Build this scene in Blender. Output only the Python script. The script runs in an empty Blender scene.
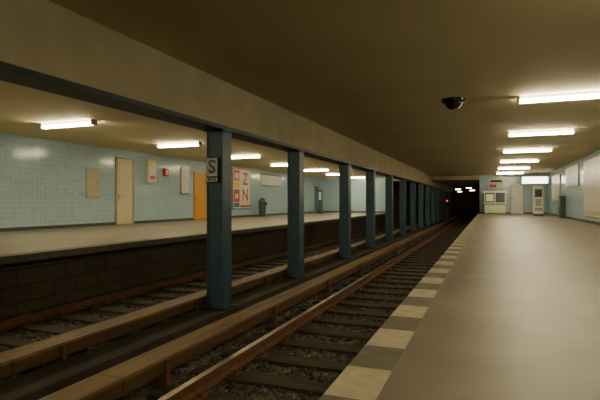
import bpy, math, random
from mathutils import Vector, noise
random.seed(4)
scene = bpy.context.scene
COL = scene.collection

# ---------------------------------------------------------------- materials
def mat_base(name):
    m = bpy.data.materials.new(name); m.use_nodes = True
    nt = m.node_tree; b = nt.nodes['Principled BSDF']
    return m, nt, b

def mat(name, col, rough=0.6, metal=0.0, var=0.15, scale=6.0, bump=0.0, bscale=60.0, emis=None, estr=0.0, spec=None, stretch=(1,1,1)):
    m, nt, b = mat_base(name)
    b.inputs['Roughness'].default_value = rough
    b.inputs['Metallic'].default_value = metal
    if spec is not None: b.inputs['Specular IOR Level'].default_value = spec
    tc = nt.nodes.new('ShaderNodeTexCoord')
    mp = nt.nodes.new('ShaderNodeMapping'); mp.inputs['Scale'].default_value = stretch
    nt.links.new(tc.outputs['Object'], mp.inputs['Vector'])
    n = nt.nodes.new('ShaderNodeTexNoise'); n.inputs['Scale'].default_value = scale; n.inputs['Detail'].default_value = 6
    nt.links.new(mp.outputs[0], n.inputs['Vector'])
    r = nt.nodes.new('ShaderNodeValToRGB')
    r.color_ramp.elements[0].position = 0.3; r.color_ramp.elements[1].position = 0.7
    r.color_ramp.elements[0].color = (*[c*(1-var) for c in col], 1)
    r.color_ramp.elements[1].color = (*[min(1, c*(1+var)) for c in col], 1)
    nt.links.new(n.outputs['Fac'], r.inputs['Fac'])
    nt.links.new(r.outputs['Color'], b.inputs['Base Color'])
    if bump > 0:
        n2 = nt.nodes.new('ShaderNodeTexNoise'); n2.inputs['Scale'].default_value = bscale; n2.inputs['Detail'].default_value = 4
        nt.links.new(mp.outputs[0], n2.inputs['Vector'])
        bp = nt.nodes.new('ShaderNodeBump'); bp.inputs['Strength'].default_value = bump; bp.inputs['Distance'].default_value = 0.02
        nt.links.new(n2.outputs['Fac'], bp.inputs['Height']); nt.links.new(bp.outputs[0], b.inputs['Normal'])
    if emis:
        b.inputs['Emission Color'].default_value = (*emis, 1); b.inputs['Emission Strength'].default_value = estr
    return m

def mat_tiles(name, c1, c2, mortar, w, h, axis, rough=0.2, msize=0.006, offset=0.0):
    """axis: 'x' -> wall lies in the YZ plane, 'y' -> XZ plane, 'z' -> floor"""
    m, nt, b = mat_base(name)
    tc = nt.nodes.new('ShaderNodeTexCoord'); sp = nt.nodes.new('ShaderNodeSeparateXYZ'); cb = nt.nodes.new('ShaderNodeCombineXYZ')
    nt.links.new(tc.outputs['Object'], sp.inputs[0])
    a, c = {'x': ('Y', 'Z'), 'y': ('X', 'Z'), 'z': ('X', 'Y')}[axis]
    nt.links.new(sp.outputs[a], cb.inputs['X']); nt.links.new(sp.outputs[c], cb.inputs['Y'])
    br = nt.nodes.new('ShaderNodeTexBrick'); br.offset = offset; br.squash = 1.0
    br.inputs['Scale'].default_value = 1.0; br.inputs['Brick Width'].default_value = w; br.inputs['Row Height'].default_value = h
    br.inputs['Mortar Size'].default_value = msize; br.inputs['Mortar Smooth'].default_value = 0.2; br.inputs['Bias'].default_value = 0
    br.inputs['Color1'].default_value = (*c1, 1); br.inputs['Color2'].default_value = (*c2, 1); br.inputs['Mortar'].default_value = (*mortar, 1)
    nt.links.new(cb.outputs[0], br.inputs['Vector'])
    nt.links.new(br.outputs['Color'], b.inputs['Base Color'])
    bp = nt.nodes.new('ShaderNodeBump'); bp.inputs['Strength'].default_value = 0.4; bp.inputs['Distance'].default_value = 0.004; bp.invert = True
    nt.links.new(br.outputs['Fac'], bp.inputs['Height']); nt.links.new(bp.outputs[0], b.inputs['Normal'])
    b.inputs['Roughness'].default_value = rough
    return m

M = {}
M['ceil'] = mat('ceiling_paint', (0.62, 0.54, 0.325), 0.8, var=0.08, scale=0.5, bump=0.08, bscale=30)
M['beam'] = mat('beam_plaster', (0.56, 0.48, 0.31), 0.8, var=0.12, scale=1.5, bump=0.3, bscale=18)
M['floor'] = mat('platform_asphalt', (0.195, 0.172, 0.135), 0.45, var=0.16, scale=1.6, bump=0.10, bscale=90)
M['floorl'] = mat('platform_asphalt_light', (0.255, 0.23, 0.178), 0.45, var=0.10, scale=1.2, bump=0.1, bscale=90)
M['edge_dark'] = mat('edge_slab_dark', (0.145, 0.127, 0.095), 0.6, var=0.2, scale=8, bump=0.1)
M['edge_light'] = mat('edge_block_light', (0.46, 0.41, 0.295), 0.6, var=0.18, scale=9, bump=0.1)
TL = ((0.41, 0.585, 0.69), (0.355, 0.535, 0.65), (0.62, 0.69, 0.69))
M['tile'] = mat_tiles('blue_wall_tiles', *TL, 0.15, 0.15, 'x', 0.16)
M['tiley'] = mat_tiles('blue_wall_tiles_end', *TL, 0.15, 0.15, 'y', 0.16)
M['under'] = mat_tiles('dark_brick_side', (0.10, 0.07, 0.04), (0.075, 0.054, 0.032), (0.036, 0.026, 0.016), 0.5, 0.28, 'x', 0.8, 0.012, 0.5)
M['plinth'] = mat('dark_plinth', (0.06, 0.07, 0.07), 0.5)
M['conc'] = mat('tunnel_concrete', (0.14, 0.112, 0.078), 0.9, var=0.3, scale=2, bump=0.3)
M['kerb'] = mat('sooty_kerb_concrete', (0.05, 0.04, 0.029), 0.9, var=0.3, scale=3, bump=0.3)
M['steel'] = mat('blue_painted_steel', (0.038, 0.098, 0.145), 0.42, var=0.18, scale=5, bump=0.05)
M['steeld'] = mat('dark_painted_steel', (0.022, 0.045, 0.06), 0.5, var=0.2)
M['rust'] = mat('rusty_rail_side', (0.17, 0.075, 0.033), 0.7, 0.2, var=0.3, scale=12, bump=0.2)
M['shine'] = mat('polished_rail_head', (0.34, 0.26, 0.18), 0.38, 1.0, var=0.1, scale=3, stretch=(1, .1, 1))
M['wood'] = mat('sleeper_wood', (0.052, 0.039, 0.026), 0.9, var=0.4, scale=7, bump=0.5, bscale=25, stretch=(.3, 3, 1))
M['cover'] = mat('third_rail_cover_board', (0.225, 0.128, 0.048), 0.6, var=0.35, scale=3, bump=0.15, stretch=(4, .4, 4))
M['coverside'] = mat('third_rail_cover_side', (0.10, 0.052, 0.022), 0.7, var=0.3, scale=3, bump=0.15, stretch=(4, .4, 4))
M['white'] = mat('white_enamel', (0.76, 0.74, 0.66), 0.35, var=0.04)
M['cream'] = mat('cream_paint', (0.66, 0.60, 0.42), 0.45, var=0.05)
M['creamd'] = mat('cream_frame', (0.42, 0.38, 0.25), 0.45, var=0.05)
M['beige'] = mat('beige_panel', (0.50, 0.47, 0.33), 0.5, var=0.05)
M['yellow'] = mat('orange_yellow_paint', (0.72, 0.33, 0.03), 0.45, var=0.08)
M['black'] = mat('black_plastic', (0.012, 0.012, 0.012), 0.25, var=0.1)
M['darkglass'] = mat('dome_smoked_glass', (0.006, 0.006, 0.007), 0.06, var=0.05)
M['red'] = mat('poster_red', (0.60, 0.035, 0.02), 0.4, var=0.08)
M['pyel'] = mat('poster_yellow', (0.80, 0.58, 0.06), 0.4, var=0.08)
M['pblue'] = mat('poster_blue', (0.05, 0.16, 0.38), 0.4, var=0.08)
M['green'] = mat('sign_green', (0.06, 0.22, 0.10), 0.4, var=0.1)
M['grey'] = mat('grey_metal', (0.30, 0.30, 0.28), 0.35, 0.6, var=0.08)
M['bin'] = mat('bin_blue_grey', (0.06, 0.09, 0.13), 0.4, var=0.1)
M['house'] = mat('lamp_housing', (0.55, 0.52, 0.42), 0.5, var=0.04)
M['tube'] = mat('fluorescent_tube', (1, 1, 0.9), 0.5, var=0, emis=(1.0, 0.875, 0.575), estr=64)
M['litsign'] = mat('lit_sign', (1, 1, 0.95), 0.5, var=0, emis=(1.0, 0.93, 0.75), estr=6)
M['redlamp'] = mat('signal_red_lens', (1, .05, .02), 0.4, var=0, emis=(1.0, 0.06, 0.02), estr=2)
M['dimlamp'] = mat('tunnel_lamp_lens', (1, .8, .4), 0.4, var=0, emis=(1.0, 0.75, 0.42), estr=30)

# ballast material with voronoi stones
mb, nt, b = mat_base('ballast_gravel'); M['ballast'] = mb
tc = nt.nodes.new('ShaderNodeTexCoord'); vo = nt.nodes.new('ShaderNodeTexVoronoi'); vo.inputs['Scale'].default_value = 17
nt.links.new(tc.outputs['Object'], vo.inputs['Vector'])
r = nt.nodes.new('ShaderNodeValToRGB'); r.color_ramp.elements[0].color = (0.032, 0.025, 0.018, 1); r.color_ramp.elements[1].color = (0.18, 0.145, 0.10, 1)
nt.links.new(vo.outputs['Color'], r.inputs['Fac']); nt.links.new(r.outputs['Color'], b.inputs['Base Color'])
bp = nt.nodes.new('ShaderNodeBump'); bp.invert = True; bp.inputs['Strength'].default_value = 1; bp.inputs['Distance'].default_value = 0.05
nt.links.new(vo.outputs['Distance'], bp.inputs['Height']); nt.links.new(bp.outputs[0], b.inputs['Normal'])
b.inputs['Roughness'].default_value = 0.9

# ---------------------------------------------------------------- mesh builder
class B:
    def __init__(s, name, origin=(0, 0, 0)):
        s.name = name; s.o = Vector(origin); s.v = []; s.f = []; s.mi = []; s.mats = []; s.sm = []
    def m(s, k):
        if k not in s.mats: s.mats.append(k)
        return s.mats.index(k)
    def add(s, vs, fs, k, smooth=False):
        n = len(s.v); s.v += [Vector(v)-s.o for v in vs]
        for f in fs:
            s.f.append([i+n for i in f]); s.mi.append(s.m(k)); s.sm.append(smooth)
    def box(s, x0, x1, y0, y1, z0, z1, k):
        vs = [(x0,y0,z0),(x1,y0,z0),(x1,y1,z0),(x0,y1,z0),(x0,y0,z1),(x1,y0,z1),(x1,y1,z1),(x0,y1,z1)]
        s.add(vs, [(0,3,2,1),(4,5,6,7),(0,1,5,4),(1,2,6,5),(2,3,7,6),(3,0,4,7)], k); return s
    def prism(s, prof, y0, y1, k, ks=None, smooth=False):
        n = len(prof); vs = [(x, y0, z) for x, z in prof]+[(x, y1, z) for x, z in prof]
        s.add(vs, [tuple(range(n)), tuple(reversed(range(n, 2*n)))], k)
        for i in range(n):
            j = (i+1) % n
            s.add([vs[i], vs[i+n], vs[j+n], vs[j]], [(0, 1, 2, 3)], (ks or {}).get(i, k), smooth)
        return s
    def cyl(s, p0, p1, r0, r1, k, seg=20):
        p0, p1 = Vector(p0), Vector(p1); d = (p1-p0).normalized()
        u = d.orthogonal().normalized(); w = d.cross(u)
        vs = []
        for p, r_ in ((p0, r0), (p1, r1)):
            for i in range(seg):
                a = 2*math.pi*i/seg; vs.append(p+u*math.cos(a)*r_+w*math.sin(a)*r_)
        s.add(vs, [(i, (i+1) % seg, seg+(i+1) % seg, seg+i) for i in range(seg)], k, True)
        s.add(vs, [tuple(reversed(range(seg))), tuple(range(seg, 2*seg))], k); return s
    def dome(s, c, r_, k, flat=1.0, seg=28, rings=10):
        vs = []; fs = []
        for j in range(rings+1):
            t = math.pi/2*j/rings
            for i in range(seg):
                a = 2*math.pi*i/seg
                vs.append((c[0]+r_*math.cos(t)*math.cos(a), c[1]+r_*math.cos(t)*math.sin(a), c[2]-r_*flat*math.sin(t)))
        for j in range(rings):
            for i in range(seg):
                fs.append((j*seg+i, (j+1)*seg+i, (j+1)*seg+(i+1) % seg, j*seg+(i+1) % seg))
        s.add(vs, fs, k, True); return s
    def done(s, bevel=0, parent=None):
        me = bpy.data.meshes.new(s.name); me.from_pydata([tuple(v) for v in s.v], [], s.f)
        for k in s.mats: me.materials.append(M[k])
        for p, i, q in zip(me.polygons, s.mi, s.sm): p.material_index = i; p.use_smooth = q
        me.update()
        ob = bpy.data.objects.new(s.name, me); ob.location = s.o; COL.objects.link(ob)
        if bevel:
            md = ob.modifiers.new('bevel', 'BEVEL'); md.width = bevel; md.segments = 2; md.limit_method = 'ANGLE'
        if parent:
            ob.parent = parent; ob.location = s.o-parent.location
        return ob

def empty(name, loc=(0, 0, 0)):
    e = bpy.data.objects.new(name, None); e.location = loc; COL.objects.link(e); return e

def text(name, body, size, loc, rot, k, parent, bold=0.0, align='CENTER'):
    cu = bpy.data.curves.new(name, 'FONT'); cu.body = body; cu.size = size; cu.align_x = align; cu.align_y = 'CENTER'
    cu.extrude = 0.002; cu.offset = bold; cu.materials.append(M[k])
    ob = bpy.data.objects.new(name, cu); COL.objects.link(ob)
    ob.rotation_euler = rot; ob.parent = parent; ob.location = Vector(loc)-parent.location
    return ob
ROT_PX = (math.pi/2, 0, math.pi/2)     # on a wall facing +X
ROT_MY = (math.pi/2, 0, 0)             # facing -Y

# ---------------------------------------------------------------- dimensions
ZC = 2.82; YB = -7.0; YE = 38.0; YT = 62.0
XL = -13.0; XR = 3.9; XPL = -7.02; XPR = -0.68; ZT = -1.02
XC = -4.16

# ---------------------------------------------------------------- shell
B('ceiling').box(XL-.3, XR+.3, YB-.3, YT, ZC, ZC+.3, 'ceil').done()
B('wall_left').box(XL-.3, XL, YB-.3, YE+.3, -1.3, ZC, 'tile').done()
B('wall_right').box(XR, XR+.3, YB-.3, YE+.3, -1.3, ZC, 'tile').done()
B('wall_back').box(XL, XR, YB-.3, YB, -1.3, ZC, 'conc').done()
B('wall_end_right').box(XPR+.1, XR, YE, YE+.3, -1.3, ZC, 'tiley').done()
B('wall_end_left').box(XL, XPL-.1, YE, YE+.3, -1.3, ZC, 'tiley').done()
B('wall_tunnel_right').box(XPR+.36, XPR+.66, YE+.3, YT, -1.3, ZC, 'conc').done()
B('wall_tunnel_left').box(XPL-.64, XPL-.34, YE+.3, YT, -1.3, ZC, 'conc').done()
B('wall_tunnel_end').box(XPL-.64, XPR+.66, YT, YT+.3, -1.3, ZC+.3, 'conc').done()
# tunnel lintel over the tracks
B('tunnel_portal_lintel').box(XPL-.1, XC-.26, YE, YE+.5, 2.5, ZC, 'beam').box(XC+.2, XPR+.1, YE, YE+.5, 2.5, ZC, 'beam').done()

# right platform
f = B('floor')
f.box(XPR+.23, XR, YB, YE, -.12, 0, 'floor')
f.box(XPR+.35, XR, YB, YE, -1.3, -.12, 'under')
# edge blocks alternating
y = 2.0 - 0.79*12 + .02
while y < YE:
    y0 = max(y, YB); y1 = min(y+.40, YE); y2 = min(y+.79, YE)
    if y1 > y0: f.box(XPR, XPR+.23, y0, y1, -.12, 0.0, 'edge_light')
    y0 = max(y+.40, YB)
    if y2 > y0: f.box(XPR, XPR+.23, y0, y2, -.12, 0.0, 'edge_dark')
    y += .79
f.done()
# left platform
f = B('floor_left_platform')
f.box(XL, XPL-.30, YB, YE, -.12, 0, 'floorl')
f.box(XPL-.30, XPL, YB, YE, -.12, 0, 'edge_dark')
f.box(XL, XPL-.32, YB, YE, -1.3, -.12, 'under')
f.done()
# baseboards
B('baseboard_left').box(XL, XL+.02, YB, YE, 0, .10, 'plinth').done()
B('baseboard_right').box(XR-.02, XR, YB, YE, 0, .10, 'plinth').done()
B('trim_1').box(XPR+.1, XR-.02, YE-.02, YE, 0, .10, 'plinth').done()
B('trim_2').box(XL+.02, XPL-.1, YE-.02, YE, 0, .10, 'plinth').done()

# ballast bed
def ballast():
    x0, x1 = XPL-.32, XPR+.35
    nx = 130; ys = []
    y = YB
    while y < YT:
        ys.append(y); y += .05 if -1 < y < 14 else (.15 if y < 30 and y > 0 else .5)
    ys.append(YT)
    vs = []; fs = []
    for yy in ys:
        for i in range(nx+1):
            x = x0+(x1-x0)*i/nx
            h = noise.noise(Vector((x*9, yy*9, 0)))*.022+noise.noise(Vector((x*24, yy*24, 3)))*.016
            vs.append((x, yy, ZT+h-.005))
    for j in range(len(ys)-1):
        for i in range(nx):
            a = j*(nx+1)+i; fs.append((a, a+1, a+nx+2, a+nx+1))
    bb = B('ballast_bed'); bb.add(vs, fs, 'ballast', True)
    # loose stones
    for _ in range(9000):
        x = random.uniform(x0+.05, x1-.05); yy = 1+15*random.random()**1.3
        s = random.uniform(.018, .040); z = ZT+.004
        c = Vector((x, yy, z)); pts = []
        for dx, dy, dz in ((1,0,0),(-1,0,0),(0,1,0),(0,-1,0),(0,0,1),(0,0,-1)):
            pts.append(c+Vector((dx*s*random.uniform(.6,1.3)+random.uniform(-.3,.3)*s, dy*s*random.uniform(.6,1.3)+random.uniform(-.3,.3)*s, dz*s*.8)))
        bb.add(pts, [(0,2,4),(2,1,4),(1,3,4),(3,0,4),(2,0,5),(1,2,5),(3,1,5),(0,3,5)], 'ballast')
    return bb.done()
ballast()

# ---------------------------------------------------------------- tracks
def rail_profile(cx, zt, zb):
    return [(cx-.035, zt), (cx+.035, zt), (cx+.037, zt-.035), (cx+.01, zt-.05), (cx+.01, zb+.03), (cx+.07, zb+.01), (cx+.07, zb),
            (cx-.07, zb), (cx-.07, zb+.01), (cx-.01, zb+.03), (cx-.01, zt-.05), (cx-.037, zt-.035)]
def track(cx, side):
    e = empty('railway_track', (cx, 20, ZT))
    for nm, dx in (('rail_a', -.72), ('rail_b', .72)):
        B(nm).prism(rail_profile(cx+dx, -.85, -.99), YB, YT, 'rust', {0: 'shine'}).done(parent=e)
    s = B('sleepers'); y = YB+.3
    while y < YT-.3:
        j = random.uniform(-.02, .02)
        s.box(cx-1.12+j, cx+1.12+j, y-.13, y+.13, ZT-.08, -.985, 'wood')
        for dx in (-.72, .72):
            s.box(cx+dx-.16, cx+dx+.16, y-.08, y+.08, -.985, -.97, 'rust')
            for q in (-.11, .11):
                s.cyl((cx+dx+q, y, -.97), (cx+dx+q, y, -.945), .022, .018, 'rust', 8)
        y += .66
    s.done(bevel=0.008, parent=e)
    # conductor rail with protective boards, carried on brackets
    c = cx+side*1.26
    t = B('conductor_rail')
    t.prism(rail_profile(c, -.80, -.90), YB, YT, 'rust')
    y = YB
    while y < YT:                      # boards in 5.2 m lengths with narrow joints
        y1 = min(y+5.19, YT)
        t.prism([(c-.15, -.71), (c+.15, -.71), (c+.15, -.74), (c-.15, -.74)], y, y1, 'cover')
        t.prism([(c-.15, -.74), (c-.125, -.74), (c-.125, -.86), (c-.15, -.86)], y, y1, 'coverside')
        t.prism([(c+.125, -.74), (c+.15, -.74), (c+.15, -.86), (c+.125, -.86)], y, y1, 'coverside')
        y += 5.2
    y = YB+.6
    while y < YT:
        t.box(c-.19, c+.19, y-.04, y+.04, -.985, -.90, 'rust')
        for sx in (-.185, .16):
            t.box(c+sx, c+sx+.025, y-.025, y+.025, -.985, -.73, 'rust')
        y += 2.6
    t.done(parent=e)
track(-1.90, -1)
track(-5.80, 1)

# small kerb between the tracks carrying the columns
B('column_footing_kerb').box(XC-.24, XC+.24, YB, YT, -1.1, -.90, 'kerb').done(bevel=.01)

# ---------------------------------------------------------------- centre beam and columns
bm = B('trim_ceiling_beam')
bm.box(-4.38, -4.00, YB, YT, 2.09, ZC, 'beam')
bm.box(-4.40, -3.985, YB, YT, 2.03, 2.09, 'steeld')
bm.done()
def column(y):
    o = B('steel_column', (XC, y, -.90))
    zb, zt = -.90, 2.03
    o.box(XC-.13, XC+.13, y-.135, y+.135, zb, zt, 'steel')
    o.box(XC-.15, XC-.128, y-.15, y+.15, zb, zt, 'steel')
    o.box(XC+.128, XC+.15, y-.15, y+.15, zb, zt, 'steel')
    o.box(XC-.20, XC+.20, y-.20, y+.20, zb, zb+.03, 'steeld')
    o.box(XC-.18, XC+.18, y-.18, y+.18, zt-.025, zt, 'steeld')
    for sx in (-1, 1):                       # gusset plates and rivets
        o.box(XC+sx*.15-.006, XC+sx*.15+.006, y-.15, y+.15, zb+.03, zb+.25, 'steel')
        for q in (-.11, .11):
            for zz in (zb+.08, zb+.15, zb+.22):
                o.cyl((XC+sx*.15, y+q, zz), (XC+sx*.17, y+q, zz), .014, .009, 'steel', 8)
            o.cyl((XC+sx*.165, y+q*1.6, zb+.03), (XC+sx*.165, y+q*1.6, zb+.06), .018, .018, 'rust', 6)
    return o.done(bevel=.004)
for yy in [6.94, 10.36, 14.5, 18.0]+[18.0+3.7*k for k in range(1, 12)]: column(yy)

# stop sign plate on the first visible column
e = empty('column_sign', (XC-.02, 6.79, 1.36))
s = B('plate')
s.box(XC-.135, XC+.09, 6.755, 6.795, 1.17, 1.58, 'black')
s.box(XC-.115, XC+.07, 6.748, 6.757, 1.27, 1.56, 'white')
s.box(XC-.115, XC+.07, 6.748, 6.757, 1.185, 1.24, 'white')
for k in range(3): s.box(XC-.09+.055*k, XC-.055+.055*k, 6.745, 6.749, 1.195, 1.23, 'black')
s.done(parent=e)
text('letter', 'S', .30, (XC-.0225, 6.745, 1.415), ROT_MY, 'black', e, .010)

# ---------------------------------------------------------------- ceiling lights
def lamp(x, y):
    o = B('fluorescent_ceiling_light', (x, y, ZC))
    L = .80
    o.box(x-L-.03, x+L+.03, y-.04, y+.04, ZC-.05, ZC, 'house')
    for sx in (-1, 1):
        o.box(x+sx*(L+.015)-.02, x+sx*(L+.015)+.02, y-.09, y+.09, ZC-.13, ZC, 'house')
    for q in (-.05, .05):
        o.cyl((x-L, y+q, ZC-.09), (x+L, y+q, ZC-.09), .030, .030, 'tube', 14)
    o.done()
for k in range(-3, 6): lamp(1.35, 9.85+4.9*k - (.8 if k < 0 else 0))
for k in range(-3, 7): lamp(-9.6, 8.9+4.55*k)

# ---------------------------------------------------------------- cctv dome
o = B('security_dome_camera', (-.62, 9.64, ZC))
o.cyl((-.62, 9.64, ZC), (-.62, 9.64, ZC-.05), .225, .215, 'black', 32)
o.cyl((-.62, 9.64, ZC-.05), (-.62, 9.64, ZC-.07), .19, .17, 'black', 32)
o.dome((-.62, 9.64, ZC-.065), .16, 'darkglass', .85)
o.done()

# ---------------------------------------------------------------- left wall fittings (wall x = -13)
W = XL
def door(name, y0, y1, h, k, kf):
    o = B(name, (W, (y0+y1)/2, 0))
    o.box(W, W+.06, y0-.07, y0, 0, h+.07, kf).box(W, W+.06, y1, y1+.07, 0, h+.07, kf).box(W, W+.06, y0-.07, y1+.07, h, h+.07, kf)
    o.box(W+.0, W+.035, y0, y1, 0.01, h, k)
    o.box(W+.035, W+.042, y0+.1, y1-.1, .25, h*.45, k).box(W+.035, W+.042, y0+.1, y1-.1, h*.52, h-.15, k)
    o.box(W+.035, W+.05, y0+.06, y0+.10, .95, 1.15, 'grey')
    o.cyl((W+.05, y0+.08, 1.08), (W+.09, y0+.08, 1.08), .012, .012, 'grey', 10).cyl((W+.09, y0+.08, 1.08), (W+.09, y0+.2, 1.08), .012, .012, 'grey', 10)
    o.done(bevel=.004)
door('door_1', 14.28, 15.12, 2.48, 'cream', 'creamd')
door('door_2', 19.42, 20.3, 2.2, 'yellow', 'yellow')
door('door_3', 36.3, 37.2, 2.1, 'pblue', 'creamd')
# beige wall cover panel
o = B('wall_access_panel', (W, 13.1, .99))
o.box(W, W+.03, 12.81, 13.41, .99, 2.05, 'beige').box(W+.03, W+.04, 12.86, 13.36, 1.04, 2.0, 'beige').cyl((W+.04, 13.3, 1.5), (W+.055, 13.3, 1.5), .02, .02, 'grey', 10)
o.done(bevel=.004)
# box sign and tall enamel panel
o = B('wall_sign_box', (W, 16.1, 2.1))
o.box(W, W+.16, 15.9, 16.4, 1.63, 2.58, 'cream').box(W+.16, W+.17, 15.95, 16.35, 1.70, 2.5, 'white').box(W+.17, W+.172, 16.0, 16.3, 2.28, 2.44, 'pyel').box(W+.17, W+.172, 16.0, 16.3, 1.78, 1.92, 'red')
o.done(bevel=.01)
o = B('fire_alarm_box', (W, 17.2, 1.9))
o.box(W, W+.12, 17.05, 17.3, 1.95, 2.3, 'red').box(W+.12, W+.125, 17.09, 17.26, 2.03, 2.22, 'white')
o.done(bevel=.008)
o = B('wall_notice_board', (W, 18.6, 1.8))
o.box(W, W+.05, 18.3, 18.95, 1.2, 2.46, 'grey').box(W+.05, W+.056, 18.36, 18.89, 1.26, 2.40, 'white')
for k in range(7): o.box(W+.056, W+.058, 18.42, 18.82-.03*(k % 3), 1.36+.13*k, 1.38+.13*k, 'grey')
o.done(bevel=.004)
# large advertising poster board
e = empty('advertising_poster', (W, 24.0, 1.6))
o = B('board')
o.box(W, W+.06, 23.0, 25.1, .45, 2.74, 'grey').box(W+.06, W+.066, 23.06, 25.04, .51, 2.68, 'white')
o.box(W+.066, W+.07, 23.1, 23.75, 2.0, 2.62, 'red').box(W+.066, W+.07, 23.1, 23.75, 1.62, 1.95, 'pyel').box(W+.066, W+.07, 23.1, 23.75, .85, 1.55, 'red').box(W+.066, W+.07, 23.1, 23.75, .56, .8, 'pblue')
o.box(W+.068, W+.073, 23.25, 23.6, 2.2, 2.45, 'white').box(W+.068, W+.073, 23.25, 23.6, 1.05, 1.3, 'white')
o.box(W+.066, W+.07, 23.85, 25.0, .56, .66, 'red')
o.done(parent=e)
text('letter_z', 'Z', .95, (W+.072, 24.42, 2.12), ROT_PX, 'red', e, .02)
text('letter_n', 'N', .95, (W+.072, 24.42, 1.22), ROT_PX, 'red', e, .02)
# bin
def bin_(x, y):
    o = B('litter_bin', (x, y, 0))
    o.cyl((x, y, 0), (x, y, .04), .16, .16, 'black').cyl((x, y, .04), (x, y, .88), .20, .23, 'bin').cyl((x, y, .88), (x, y, .94), .24, .24, 'grey').cyl((x, y, .94), (x, y, 1.08), .22, .10, 'bin')
    o.box(x+.18, x+.25, y-.09, y+.09, .70, .80, 'black')
    o.done()
bin_(-12.55, 25.9)
# station name board
def name_board(x0, x1, y0, y1, z0, z1, face):
    o = B('station_name_board', ((x0+x1)/2, (y0+y1)/2, z0))
    o.box(x0, x1, y0, y1, z0, z1, 'white')
    xf = x1 if face > 0 else x0-.006
    o.box(xf, xf+.006, y0, y1, z0, z0+.06, 'plinth').box(xf, xf+.006, y0, y1, z1-.06, z1, 'plinth')
    o.done(bevel=.004)
name_board(W, W+.05, 26.6, 29.5, 1.85, 2.6, 1)
name_board(W, W+.05, 31.6, 33.6, 1.6, 2.4, 1)

# free standing information pillar, left platform
o = B('information_pillar', (-11.5, 33.5, 0))
o.box(-11.7, -11.3, 33.35, 33.65, 0, .12, 'plinth').box(-11.65, -11.35, 33.4, 33.6, .12, 1.75, 'bin').box(-11.6, -11.4, 33.39, 33.4, 1.0, 1.6, 'white')
o.done(bevel=.01)

# ---------------------------------------------------------------- right wall fittings (wall x = 3.9)
R = XR
def billboard(name, y0, y1, z0, z1, fill, extra=None):
    o = B(name, (R, (y0+y1)/2, z0))
    o.box(R-.05, R, y0, y1, z0, z1, 'grey').box(R-.056, R-.05, y0+.05, y1-.05, z0+.05, z1-.05, fill)
    if extra: extra(o)
    o.done(bevel=.003)
def ex1(o):
    o.box(R-.06, R-.056, 20.4, 23.5, .32, .5, 'beige')
billboard('blank_billboard', 19.8, 23.8, .22, 2.6, 'white', ex1)
def ex2(o):
    for k in range(9):
        o.box(R-.06, R-.056, 25.5+.1*(k % 2), 28.6-.2*(k % 3), 1.68+.1*k, 1.71+.1*k, ['red', 'green', 'pblue', 'plinth'][k % 4])
billboard('route_map_board', 25.2, 29.0, 1.58, 2.62, 'white', ex2)
def ex3(o):
    o.box(R-.06, R-.056, 32.2, 34.0, 2.15, 2.35, 'pblue')
billboard('wall_timetable_case', 31.2, 34.9, .9, 2.5, 'white', ex3)
o = B('emergency_call_box', (R, 29.6, .3))
o.box(R-.25, R, 29.3, 30.0, .0, 1.15, 'plinth').box(R-.26, R-.25, 29.38, 29.92, .6, 1.05, 'grey').box(R-.28, R, 29.28, 30.02, 1.15, 1.2, 'grey')
o.done(bevel=.01)
# ---- far end of the right platform
e = empty('attendant_cabin', (.45, 36.6, 0))
o = B('cabin')
x0, x1, y0, y1 = -.25, 1.15, 36.0, 37.6
o.box(x0, x1, y0, y1, 0, .75, 'green').box(x0+.03, x1-.03, y0-.01, y0, .1, .65, 'cream')
for xx in (x0, x1-.06, (x0+x1)/2-.03):
    for yy in (y0, y1-.06): o.box(xx, xx+.06, yy, yy+.06, .75, 1.5, 'cream')
o.box(x0-.05, x1+.05, y0-.05, y1+.05, 1.5, 1.6, 'white').box(x0-.03, x1+.03, y0-.03, y1+.03, .75, .8, 'white')
o.box(x0+.06, x1-.06, y0+.02, y0+.03, .8, 1.5, 'plinth').box(x0+.12, x0+.6, y0+.01, y0+.02, .9, 1.4, 'white')
o.done(bevel=.006, parent=e)
o = B('hanging_direction_sign', (.5, 34, ZC))
o.box(.05, .95, 33.95, 34.1, 1.75, 2.35, 'white').box(.1, .5, 33.94, 33.95, 1.82, 2.0, 'red').box(.15, .85, 33.94, 33.95, 2.15, 2.28, 'plinth')
for xx in (.2, .8): o.cyl((xx, 34.02, 2.35), (xx, 34.02, ZC), .015, .015, 'grey', 8)
o.done(bevel=.005)
o = B('illuminated_exit_sign', (2.9, 35.5, ZC))
o.box(2.1, 3.7, 35.3, 35.5, 2.05, 2.55, 'house').box(2.13, 3.67, 35.29, 35.3, 2.08, 2.52, 'litsign')
for xx in (2.4, 3.4): o.cyl((xx, 35.4, 2.55), (xx, 35.4, ZC), .015, .015, 'grey', 8)
o.done(bevel=.005)
o = B('ticket_machine', (3.0, 33.4, 0))
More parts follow.
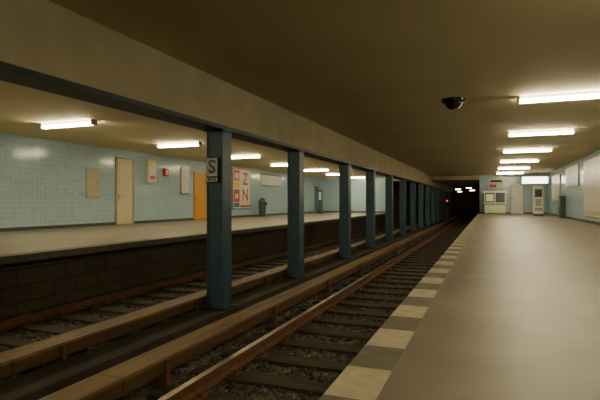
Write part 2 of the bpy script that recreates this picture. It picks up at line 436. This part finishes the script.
o.box(2.65, 3.2, 33.2, 33.75, 0, .1, 'plinth').box(2.65, 3.2, 33.2, 33.75, .1, 1.85, 'white').box(2.72, 3.13, 33.19, 33.2, 1.15, 1.65, 'plinth').box(2.72, 3.13, 33.18, 33.2, .3, .5, 'grey').box(2.75, 3.1, 33.19, 33.2, .6, 1.05, 'grey')
o.done(bevel=.012)
o = B('end_wall_door', (1.9, YE, 0))
o.box(1.5, 2.4, YE-.05, YE, 0, 2.1, 'grey').box(1.56, 2.34, YE-.06, YE-.05, .02, 2.04, 'white').box(1.62, 1.66, YE-.09, YE-.06, .95, 1.15, 'grey')
o.done(bevel=.004)
# ---- tunnel signals and lamps
def sig(x, y, k):
    o = B('tunnel_signal', (x, y, ZT))
    o.cyl((x, y, ZT-.02), (x, y, .55), .04, .04, 'grey', 10).box(x-.13, x+.13, y-.08, y+.08, .5, 1.15, 'black')
    o.cyl((x, y-.08, .95), (x, y-.12, .95), .07, .07, k, 14).cyl((x, y-.08, .7), (x, y-.12, .7), .07, .07, 'black', 14)
    o.done()
sig(-3.35, 44, 'redlamp')
for yy, xl in ((41, -1.5), (45, -2.6), (50, -1.5), (56, -3.0)):
    o = B('tunnel_ceiling_lamp', (xl, yy+2, ZC))
    o.box(xl-.3, xl+.3, yy+1.94, yy+2.06, 2.06, 2.12, 'grey').cyl((xl-.22, yy+2, 2.035), (xl+.22, yy+2, 2.035), .025, .025, 'dimlamp', 10)
    for xx in (xl-.2, xl+.2): o.cyl((xx, yy+2, 2.12), (xx, yy+2, ZC), .012, .012, 'grey', 8)
    o.done()

# ---------------------------------------------------------------- world and camera
w = bpy.data.worlds.new('world'); scene.world = w; w.use_nodes = True
w.node_tree.nodes['Background'].inputs[0].default_value = (0.01, 0.008, 0.005, 1)
cam = bpy.data.cameras.new('camera'); cam.sensor_width = 36; cam.lens = 28.8; cam.clip_start = .05; cam.clip_end = 200
co = bpy.data.objects.new('camera', cam); COL.objects.link(co); scene.camera = co
co.location = (0, 0, .85)
th = math.atan(188/480)
co.rotation_euler = (math.pi/2+math.atan(2/480), 0, th)
